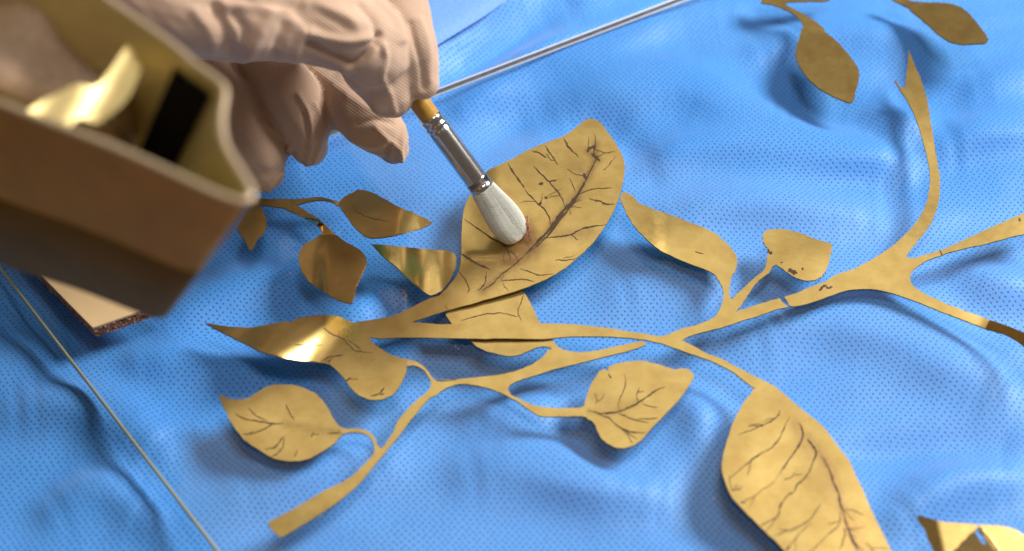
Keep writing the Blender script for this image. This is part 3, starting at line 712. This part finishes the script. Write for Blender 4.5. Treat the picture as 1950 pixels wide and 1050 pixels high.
# ================================================================== TIN
tin = thing('tin', 'out of focus gold tin with a dark lower band and rounded corner', 'tin')
RZ, BZ = 172.0, 90.0
rim_px = [(-260, 105), (-120, 158), (0, 203), (49, 223), (121, 250), (218, 288), (291, 320), (364, 354), (413, 376), (452, 388), (476, 386), (487, 372), (482, 352), (466, 325), (448, 297), (437, 276), (431, 250), (431, 215), (436, 185), (433, 163), (415, 146), (373, 116), (347, 92), (300, 58), (230, 10), (120, -60), (0, -120), (-150, -110), (-260, -30)]
rim = [at(x, y, RZ) for x, y in [tuple(p) for p in smooth_line(rim_px, 3, True)]]
Rc = at(482, 384, RZ); Bc = at(316, 603, BZ)
R1, B1 = at(0, 203, RZ), at(0, 505, BZ)
QR = complex(B1.x-Bc.x, B1.y-Bc.y)/complex(R1.x-Rc.x, R1.y-Rc.y)
def level(R, t):  # t 0 at the rim, 1 at the base
    c_ = QR*complex(R.x-Rc.x, R.y-Rc.y); b_ = Vector((Bc.x+c_.real, Bc.y+c_.imag, BZ*MM))
    p = R.lerp(b_, t); return p
cenR = sum(rim, Vector())/len(rim)
def inset(P, d):
    m = len(P); out = []
    for i in range(m):
        t = (P[(i+1) % m]-P[(i-1) % m]); t.z = 0; t.normalize()
        nrm_ = Vector((-t.y, t.x, 0))
        if nrm_.dot(cenR-P[i]) < 0 and False: nrm_ = -nrm_
        out.append(P[i]+nrm_*d*MM)
    return out
def ringstrip(name, rings, parent, mat, closed=True, cap=None):
    m = len(rings[0]); V = [p for r in rings for p in r]; F = []
    for j in range(len(rings)-1):
        for i in range(m if closed else m-1):
            F.append((j*m+i, j*m+(i+1) % m, (j+1)*m+(i+1) % m, (j+1)*m+i))
    if cap == 'last': F.append(tuple(range((len(rings)-1)*m, len(rings)*m)))
    me = mesh_of(name, V, F, True)
    bm = bmesh.new(); bm.from_mesh(me); bmesh.ops.recalc_face_normals(bm, faces=bm.faces); bm.to_mesh(me); bm.free()
    return link(name, me, parent, (mat,))
area_sign = sum(rim[i].x*rim[(i+1) % len(rim)].y-rim[(i+1) % len(rim)].x*rim[i].y for i in range(len(rim)))
IN = 1.0 if area_sign > 0 else -1.0
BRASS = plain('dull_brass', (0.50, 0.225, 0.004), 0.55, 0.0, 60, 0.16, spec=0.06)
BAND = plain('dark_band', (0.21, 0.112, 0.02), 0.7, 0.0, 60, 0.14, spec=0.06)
INNER = plain('inner_brass', (0.62, 0.52, 0.26), 0.35, 0.6, 60, 0.15)
RIMM = plain('pale_rim', (0.55, 0.43, 0.28), 0.4, 0.4)
lv = lambda t: [level(p, t) for p in rim]
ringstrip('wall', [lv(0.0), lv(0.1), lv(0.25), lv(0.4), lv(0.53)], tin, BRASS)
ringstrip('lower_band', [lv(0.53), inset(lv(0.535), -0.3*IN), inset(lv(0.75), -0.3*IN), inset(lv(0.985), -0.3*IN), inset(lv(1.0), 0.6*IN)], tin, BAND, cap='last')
ringstrip('inner_wall', [inset(lv(t), 1.7*IN) for t in (0.0, 0.2, 0.4, 0.6, 0.8, 0.97)], tin, INNER, cap='last')
tube = []
for k in range(9):
    a = math.pi*2*k/8
    tube.append([p+Vector((0, 0, 0.75*MM*math.sin(a))) for p in inset(rim, (0.85+0.85*math.cos(a))*IN)])
ringstrip('rim', tube, tin, RIMM)
# foot that carries the tin on the block
fc = at(105, 497, bz)
foot = []
for z, r in ((bz, 6), (bz+2, 5.6), (20, 5), (BZ, 5)):
    foot.append([Vector((fc.x+r*MM*math.cos(a*0.2618), fc.y+r*MM*math.sin(a*0.2618), z*MM)) for a in range(24)])
ringstrip('foot', foot, tin, BAND, cap='last')
# black panel on the inner wall, a dark sleeve's reflection painted in
def wall_pt(px, py):
    """point of the inner wall seen at px, py"""
    best = None
    for k in range(0, 101, 2):
        pass
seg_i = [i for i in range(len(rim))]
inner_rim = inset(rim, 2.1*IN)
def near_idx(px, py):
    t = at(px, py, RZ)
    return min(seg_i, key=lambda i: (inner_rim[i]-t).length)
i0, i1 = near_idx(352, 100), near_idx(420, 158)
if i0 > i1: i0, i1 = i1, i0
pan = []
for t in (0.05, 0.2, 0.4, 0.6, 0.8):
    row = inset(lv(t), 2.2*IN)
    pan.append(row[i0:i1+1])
ringstrip('reflection_panel', pan, tin, plain('black_reflection', (0.006, 0.005, 0.006), 0.95, 0, spec=0.05), closed=False)

# cloth bunched in the tin and a bright metal foil on it
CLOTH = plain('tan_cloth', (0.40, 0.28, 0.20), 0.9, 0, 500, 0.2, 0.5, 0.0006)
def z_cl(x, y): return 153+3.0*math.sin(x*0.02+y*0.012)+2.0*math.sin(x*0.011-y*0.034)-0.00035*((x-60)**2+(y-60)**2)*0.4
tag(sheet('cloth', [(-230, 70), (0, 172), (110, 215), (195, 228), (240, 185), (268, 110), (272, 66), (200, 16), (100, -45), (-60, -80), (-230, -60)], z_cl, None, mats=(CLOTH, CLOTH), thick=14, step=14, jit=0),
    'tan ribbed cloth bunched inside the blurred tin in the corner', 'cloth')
P0 = at(190, 165, 159.0)
def foil_pos(px, py):
    vd = (CAM-P0).normalized(); ld = (OVER-P0).normalized()
    nn = (vd+ld).normalized()
    r = ray(px, py); k = (P0-CAM).dot(nn)/r.dot(nn)
    p = CAM+r*k
    return p+nn*(0.8*math.sin(px*0.030+py*0.014)+0.3*math.sin(px*0.02-py*0.03))*MM
FOIL = plain('bright_foil', (1.0, 0.78, 0.36), 0.36, 1.0, 200, 0.05)
tag(sheet('foil', [(48, 212), (90, 186), (150, 160), (180, 168), (215, 130), (250, 78), (281, 63), (277, 105), (262, 150), (243, 187), (205, 225), (185, 237), (150, 228), (122, 246)], None, None, mats=(FOIL, FOIL), thick=0.3, step=10, posf=foil_pos),
    'shiny scrap of metal foil glaring on the cloth inside the tin', 'foil')

# ================================================================== BRUSH
T = at(990, 457, 2.6); G = at(795, 190, 44.0)
ax = (G-T); ALEN = ax.length; ax.normalize()
def s_at(py):
    lo, hi = -0.02, 0.4
    for _ in range(50):
        mid = (lo+hi)/2
        if proj(T+ax*mid)[1] > py: lo = mid
        else: hi = mid
    return lo
sF, sC, sH = s_at(361), s_at(240), s_at(224)
e1 = ax.cross(Vector((0, 0, 1))).normalized(); e2 = e1.cross(ax).normalized()
if e2.z < 0: e2 = -e2
def lathe(name, prof, parent, mat, n=48, flat=1.0, ridges=0.0, cap=True):
    V = []; F = []
    rr = [1+ridges*random.uniform(-1, 1) for _ in range(n)]
    for s, r in prof:
        fl = flat if not callable(flat) else flat(s)
        for k in range(n):
            a = 2*math.pi*k/n
            V.append(T+ax*s+(e1*math.cos(a)+e2*math.sin(a)*fl)*r*MM*rr[k])
    m = len(prof)
    for j in range(m-1):
        for k in range(n): F.append((j*n+k, j*n+(k+1) % n, (j+1)*n+(k+1) % n, (j+1)*n+k))
    if cap: F.append(tuple(reversed(range(n)))); F.append(tuple(range((m-1)*n, m*n)))
    me = mesh_of(name, V, F, True)
    bm = bmesh.new(); bm.from_mesh(me); bmesh.ops.recalc_face_normals(bm, faces=bm.faces); bm.to_mesh(me); bm.free()
    return link(name, me, parent, (mat,))
brush = thing('paintbrush', 'soft white mop brush with silver ferrule, held over the large leaf', 'paintbrush')
fl = lambda s: 1.0-0.3*(1-sstep(0.3*sF, sF, s))
bp = []
shape = [(0.0, 0.6), (0.015, 2.2), (0.05, 3.9), (0.1, 4.9), (0.18, 5.7), (0.3, 6.2), (0.42, 6.25), (0.55, 5.9), (0.7, 5.25), (0.85, 4.55), (1.0, 4.05), (1.05, 3.7)]
for u, r in shape: bp.append((u*sF, r))
br_m, nt, b = new_mat('white_bristle')
tc = N(nt, 'ShaderNodeTexCoord').outputs['Object']
mp = N(nt, 'ShaderNodeMapping'); L(nt, tc, mp.inputs[0])
rot = ax.to_track_quat('X', 'Z').inverted().to_euler()
mp.inputs['Rotation'].default_value = rot; mp.inputs['Scale'].default_value = (60, 2400, 2400)
f = noise_n(nt, mp.outputs[0], 1.0, 3, 0.6)
L(nt, ramp_n(nt, f, [(0.25, (0.46, 0.47, 0.43)), (0.5, (0.66, 0.68, 0.64)), (0.75, (0.74, 0.76, 0.73))]), b.inputs['Base Color'])
b.inputs['Roughness'].default_value = 0.55; b.inputs['Sheen Weight'].default_value = 0.3
bump_n(nt, b, f, 0.5, 0.0003)
lathe('bristles', bp, brush, br_m, 140, fl, 0.012)
SILV = plain('silver_ferrule', (0.66, 0.66, 0.68), 0.2, 1.0, 500, 0.08)
fp = [(sF-0.001, 3.15), (sF, 3.55), (sF+0.0006, 3.6), (sF+0.004, 3.45)]
for u in np.linspace(0.08, 0.9, 10): fp.append((sF+(sC-sF)*u, 3.45-0.05*u))
fp += [(sC-0.0014, 3.4), (sC-0.0009, 3.15), (sC-0.0002, 3.45), (sC+0.0004, 3.45), (sC+0.0011, 3.1), (sC+0.0018, 3.4), (sC+0.003, 3.35), (sH, 3.3), (sH+0.0002, 3.0)]
fp = [(a_, r_*1.13) for a_, r_ in fp]
lathe('ferrule', fp, brush, SILV, 64)
hm = plain('ochre_lacquer', (0.46, 0.26, 0.045), 0.3, 0, 120, 0.12)
lathe('handle', [(sH-0.001, 3.3), (sH+0.002, 3.4), (sH+0.01, 3.5), (sH+0.02, 3.4), (sH+0.05, 3.0), (sH+0.11, 2.3), (sH+0.13, 1.4)], brush, hm, 48)
# darker stained hair at the side of the tip
hair = plain('stained_hair', (0.33, 0.16, 0.08), 0.6, 0, 900, 0.6, 0.4)
V = []; F = []
for i in range(70):
    a0 = at(1000+random.uniform(-8, 6), 418+random.uniform(-8, 14), 6.0+random.uniform(-1, 1.5))
    a1 = at(998+random.gauss(6, 5), 447+random.gauss(4, 6), 2.9+random.uniform(0, 1.0))
    s_ = (a1-a0).cross(Vector((0, 0, 1))).normalized()*0.16*MM; u_ = Vector((0, 0, 0.16*MM))
    i0_ = len(V)
    for p, q in ((a0, 1), (a0.lerp(a1, 0.55)+Vector((0.0006, 0, 0.0006)), 1), (a1, 0.3)):
        V += [p-s_*q, p+u_*q, p+s_*q]
    for j in (0, 3):
        F += [(i0_+j, i0_+j+1, i0_+j+4, i0_+j+3), (i0_+j+1, i0_+j+2, i0_+j+5, i0_+j+4), (i0_+j+2, i0_+j, i0_+j+3, i0_+j+5)]
o = link('stained_hair', mesh_of('stained_hair', V, F), brush, (hair,)); o['kind'] = 'stuff'
# single hairs over the bristle body
V = []; F = []
for i in range(420):
    a = random.uniform(0, 2*math.pi); off = random.uniform(0.995, 1.03)
    prev = None; end = random.uniform(0.0, 0.25)
    for j, (u, r) in enumerate([q for q in shape if end <= q[0] <= 1.0]):
        f_ = fl(u*sF)
        p = T+ax*(u*sF)+(e1*math.cos(a)+e2*math.sin(a)*f_)*r*MM*off
        t_ = (e1*-math.sin(a)+e2*math.cos(a))*0.055*MM
        o_ = (e1*math.cos(a)+e2*math.sin(a))*0.07*MM
        k0 = len(V); V += [p-t_, p+o_, p+t_]
        if j: F += [(k0-3, k0-2, k0+1, k0), (k0-2, k0-1, k0+2, k0+1)]
o = link('bristle_hair', mesh_of('bristle_hair', V, F), brush, (br_m,)); o['kind'] = 'stuff'

# ================================================================== GLOVED HAND
CH = {  # px, py, height mm, radius mm
    'back': [(120, -260, 98, 34), (300, -120, 92, 33), (440, -62, 86, 30), (560, -37, 76, 24), (660, -25, 68, 16)],
    'cuff': [(220, -60, 96, 24), (330, -2, 90, 17), (450, 28, 84, 13), (560, 55, 76, 11)],
    'rear': [(620, -90, 76, 15), (740, 0, 71, 11.3), (773, 70, 65, 9.6), (790, 120, 58, 8.0), (803, 158, 53, 5.6)],
    'main': [(480, -10, 80, 18), (600, 30, 76, 15.5), (690, 75, 70, 12.8), (722, 130, 58, 11.2), (744, 181, 50, 7.8)],
    'thumb': [(590, 110, 20, 9), (655, 185, 25, 10), (700, 224, 27, 9.8), (738, 262, 21, 7.6), (750, 284, 16, 5.4)],
    'ring': [(470, 60, 30, 8.5), (513, 125, 31, 9.6), (556, 185, 29, 10.0), (580, 236, 22, 9.4), (588, 280, 15, 6.6)],
    'little': [(360, 70, 30, 9), (408, 165, 28, 10.2), (457, 240, 22, 10.4), (494, 300, 14, 9.5), (503, 328, 10, 6.8)],
    'palm': [(300, -60, 70, 26), (400, 0, 40, 15), (520, 40, 22, 9)],
    'heel': [(350, 40, 24, 16), (440, 110, 16, 14), (520, 140, 12, 13), (590, 165, 10, 10)],
    'heel_low': [(410, 150, 10, 10), (470, 190, 9, 10), (530, 220, 8, 8), (560, 245, 6, 4)],
}
V = []; F = []
for nm, ch in CH.items():
    P = [(*at(x, y, z), r*MM) for x, y, z, r in ch]
    P = [np.array(p) for p in P]
    S = []
    for i in range(len(P)-1):
        p0 = P[i-1] if i else 2*P[0]-P[1]; p3 = P[i+2] if i+2 < len(P) else 2*P[-1]-P[-2]
        for k in range(8): S.append(cr((p0, P[i], P[i+1], p3), k/8))
    S.append(P[-1])
    rings = []
    d0 = S[1][:3]-S[0][:3]; d0 /= np.linalg.norm(d0); d1 = S[-1][:3]-S[-2][:3]; d1 /= np.linalg.norm(d1)
    for a in (80, 60, 40, 20): rings.append((S[0][:3]-d0*S[0][3]*math.sin(math.radians(a)), S[0][3]*math.cos(math.radians(a)), d0))
    for i, p in enumerate(S):
        d = S[min(i+1, len(S)-1)][:3]-S[max(0, i-1)][:3]; d /= np.linalg.norm(d); rings.append((p[:3], p[3], d))
    for a in (20, 40, 60, 80): rings.append((S[-1][:3]+d1*S[-1][3]*math.sin(math.radians(a)), S[-1][3]*math.cos(math.radians(a)), d1))
    n_ = 28; base = len(V)
    ref = np.array((0.3, 0.2, 1.0))
    for c, r, d in rings:
        u = np.cross(d, ref); u /= np.linalg.norm(u); v = np.cross(u, d)
        for k in range(n_):
            a = 2*math.pi*k/n_; V.append(c+(u*math.cos(a)+v*math.sin(a))*r)
    m = len(rings)
    for j in range(m-1):
        for k in range(n_): F.append((base+j*n_+k, base+j*n_+(k+1) % n_, base+(j+1)*n_+(k+1) % n_, base+(j+1)*n_+k))
    F.append(tuple(base+k for k in reversed(range(n_)))); F.append(tuple(base+(m-1)*n_+k for k in range(n_)))
me = mesh_of('gloved_hand', V, F)
bm = bmesh.new(); bm.from_mesh(me); bmesh.ops.recalc_face_normals(bm, faces=bm.faces); bm.to_mesh(me); bm.free()
hand = link('gloved_hand', me, None)
md = hand.modifiers.new('remesh', 'REMESH'); md.mode = 'VOXEL'; md.voxel_size = 0.0008
ms = hand.modifiers.new('smooth', 'SMOOTH'); ms.factor = 0.5; ms.iterations = 4
dg = bpy.context.evaluated_depsgraph_get()
me2 = bpy.data.meshes.new_from_object(hand.evaluated_get(dg))
hand.modifiers.clear(); hand.data = me2; me2.name = 'gloved_hand'
STROKES = [  # folds and seams of the glove: line, half width px, height mm
    ([(430, 70), (370, 190), (300, 310)], 14, 1.5), ([(500, 90), (480, 180), (450, 280)], 12, -1.3), ([(200, 20), (420, 45), (560, 115), (620, 170)], 12, 1.0),
    ([(600, 170), (570, 250), (560, 320)], 10, 1.0), ([(150, 40), (200, 140), (230, 240)], 12, -1.2), ([(60, 60), (120, 150), (150, 250)], 12, 0.9),
    ([(640, 160), (720, 190), (830, 205), (930, 190)], 8, 1.6), ([(630, 215), (720, 270), (850, 325), (925, 255), (975, 180)], 8, -2.2),
    ([(1000, 230), (1012, 300), (990, 380), (1030, 470), (1055, 560)], 6, 0.9), ([(955, 250), (900, 320), (800, 350)], 7, 1.0),
    ([(980, 10), (1060, 90), (1090, 200)], 8, 1.2), ([(880, 30), (940, 100), (960, 150)], 8, -1.0), ([(620, 20), (760, 60), (860, 110)], 12, 0.9),
    ([(1130, 120), (1160, 230), (1190, 350), (1200, 440)], 6, -0.9), ([(1180, 100), (1220, 220), (1230, 400)], 7, 0.6),
    ([(570, 470), (620, 560), (638, 650), (628, 760), (612, 830)], 4, 0.9), ([(655, 520), (692, 600), (682, 720), (645, 810)], 4, 0.7), ([(600, 560), (617, 660), (605, 780)], 4, -0.5),
    ([(530, 740), (515, 820), (460, 900), (405, 970)], 4, 1.0), ([(548, 770), (520, 860), (450, 950)], 4, -0.7), ([(400, 620), (480, 680), (535, 740)], 6, 0.7),
    ([(960, 640), (1020, 700), (1070, 740), (1090, 800)], 5, 0.9), ([(1115, 580), (1095, 700), (1080, 800)], 5, 0.8), ([(1025, 720), (1005, 800)], 5, -0.9), ([(840, 690), (940, 730), (1020, 715)], 5, 0.7), ([(870, 620), (960, 600), (1040, 620)], 6, -0.7),
    ([(650, 350), (760, 430), (880, 520), (980, 565)], 8, 0.5), ([(250, 80), (300, 160), (290, 260)], 10, -1.0),
    ([(640, 30), (740, 90), (800, 130)], 10, -0.7),
]
nv = len(me2.vertices)
co = np.empty(nv*3); me2.vertices.foreach_get('co', co); co = co.reshape(-1, 3)
no = np.empty(nv*3); me2.vertices.foreach_get('normal', no); no = no.reshape(-1, 3)
vx, vy = proj_np(co[:, 0], co[:, 1], co[:, 2])
view = np.array(CAM)-co; view /= np.linalg.norm(view, axis=1)[:, None]
fac = sstep(0.0, 0.35, (no*view).sum(1))
disp = np.zeros(nv)
for line, wd, amp in STROKES:
    ln = [tuple(p) for p in smooth_line(ZH(line), 4)]
    disp += amp*np.exp(-(seg_dist(vx, vy, ln)/wd)**2)
disp *= fac
disp += 0.35*fbm(co[:, 0]+co[:, 2]*0.7, co[:, 1]-co[:, 2]*0.6, 45, 3, 21)
co += no*(disp*MM)[:, None]
co[:, 2] = np.maximum(co[:, 2], 0.0032)
me2.vertices.foreach_set('co', co.ravel()); me2.update()
me2.polygons.foreach_set('use_smooth', [True]*len(me2.polygons))
me2.materials.clear(); me2.materials.append(GLOVE)
tag(hand, 'hand in a beige ribbed cotton glove gripping the paintbrush', 'gloved hand')

# ================================================================== DUST ON THE GLASS
V = []; F = []
for x, y in [(553, 520), (556, 522), (788, 455), (790, 460), (860, 662), (868, 660), (872, 664), (1548, 398), (1878, 50), (1876, 52), (1085, 190), (930, 600)]+[(random.uniform(350, 1900), random.uniform(60, 1020)) for _ in range(26)]:
    c = at(x, y, 0.15); r = random.uniform(0.12, 0.3)*MM; k = len(V)
    for a in range(5): V.append(c+Vector((r*random.uniform(.6, 1.3)*math.cos(a*1.257), r*random.uniform(.5, 1)*math.sin(a*1.257), -0.0001)))
    V.append(c+Vector((0, 0, r*0.8)))
    F += [(k+a, k+(a+1) % 5, k+5) for a in range(5)]
o = link('dust', mesh_of('dust', V, F), None, (plain('dust_speck', (0.75, 0.78, 0.78), 0.3, 0.3),)); o['kind'] = 'stuff'
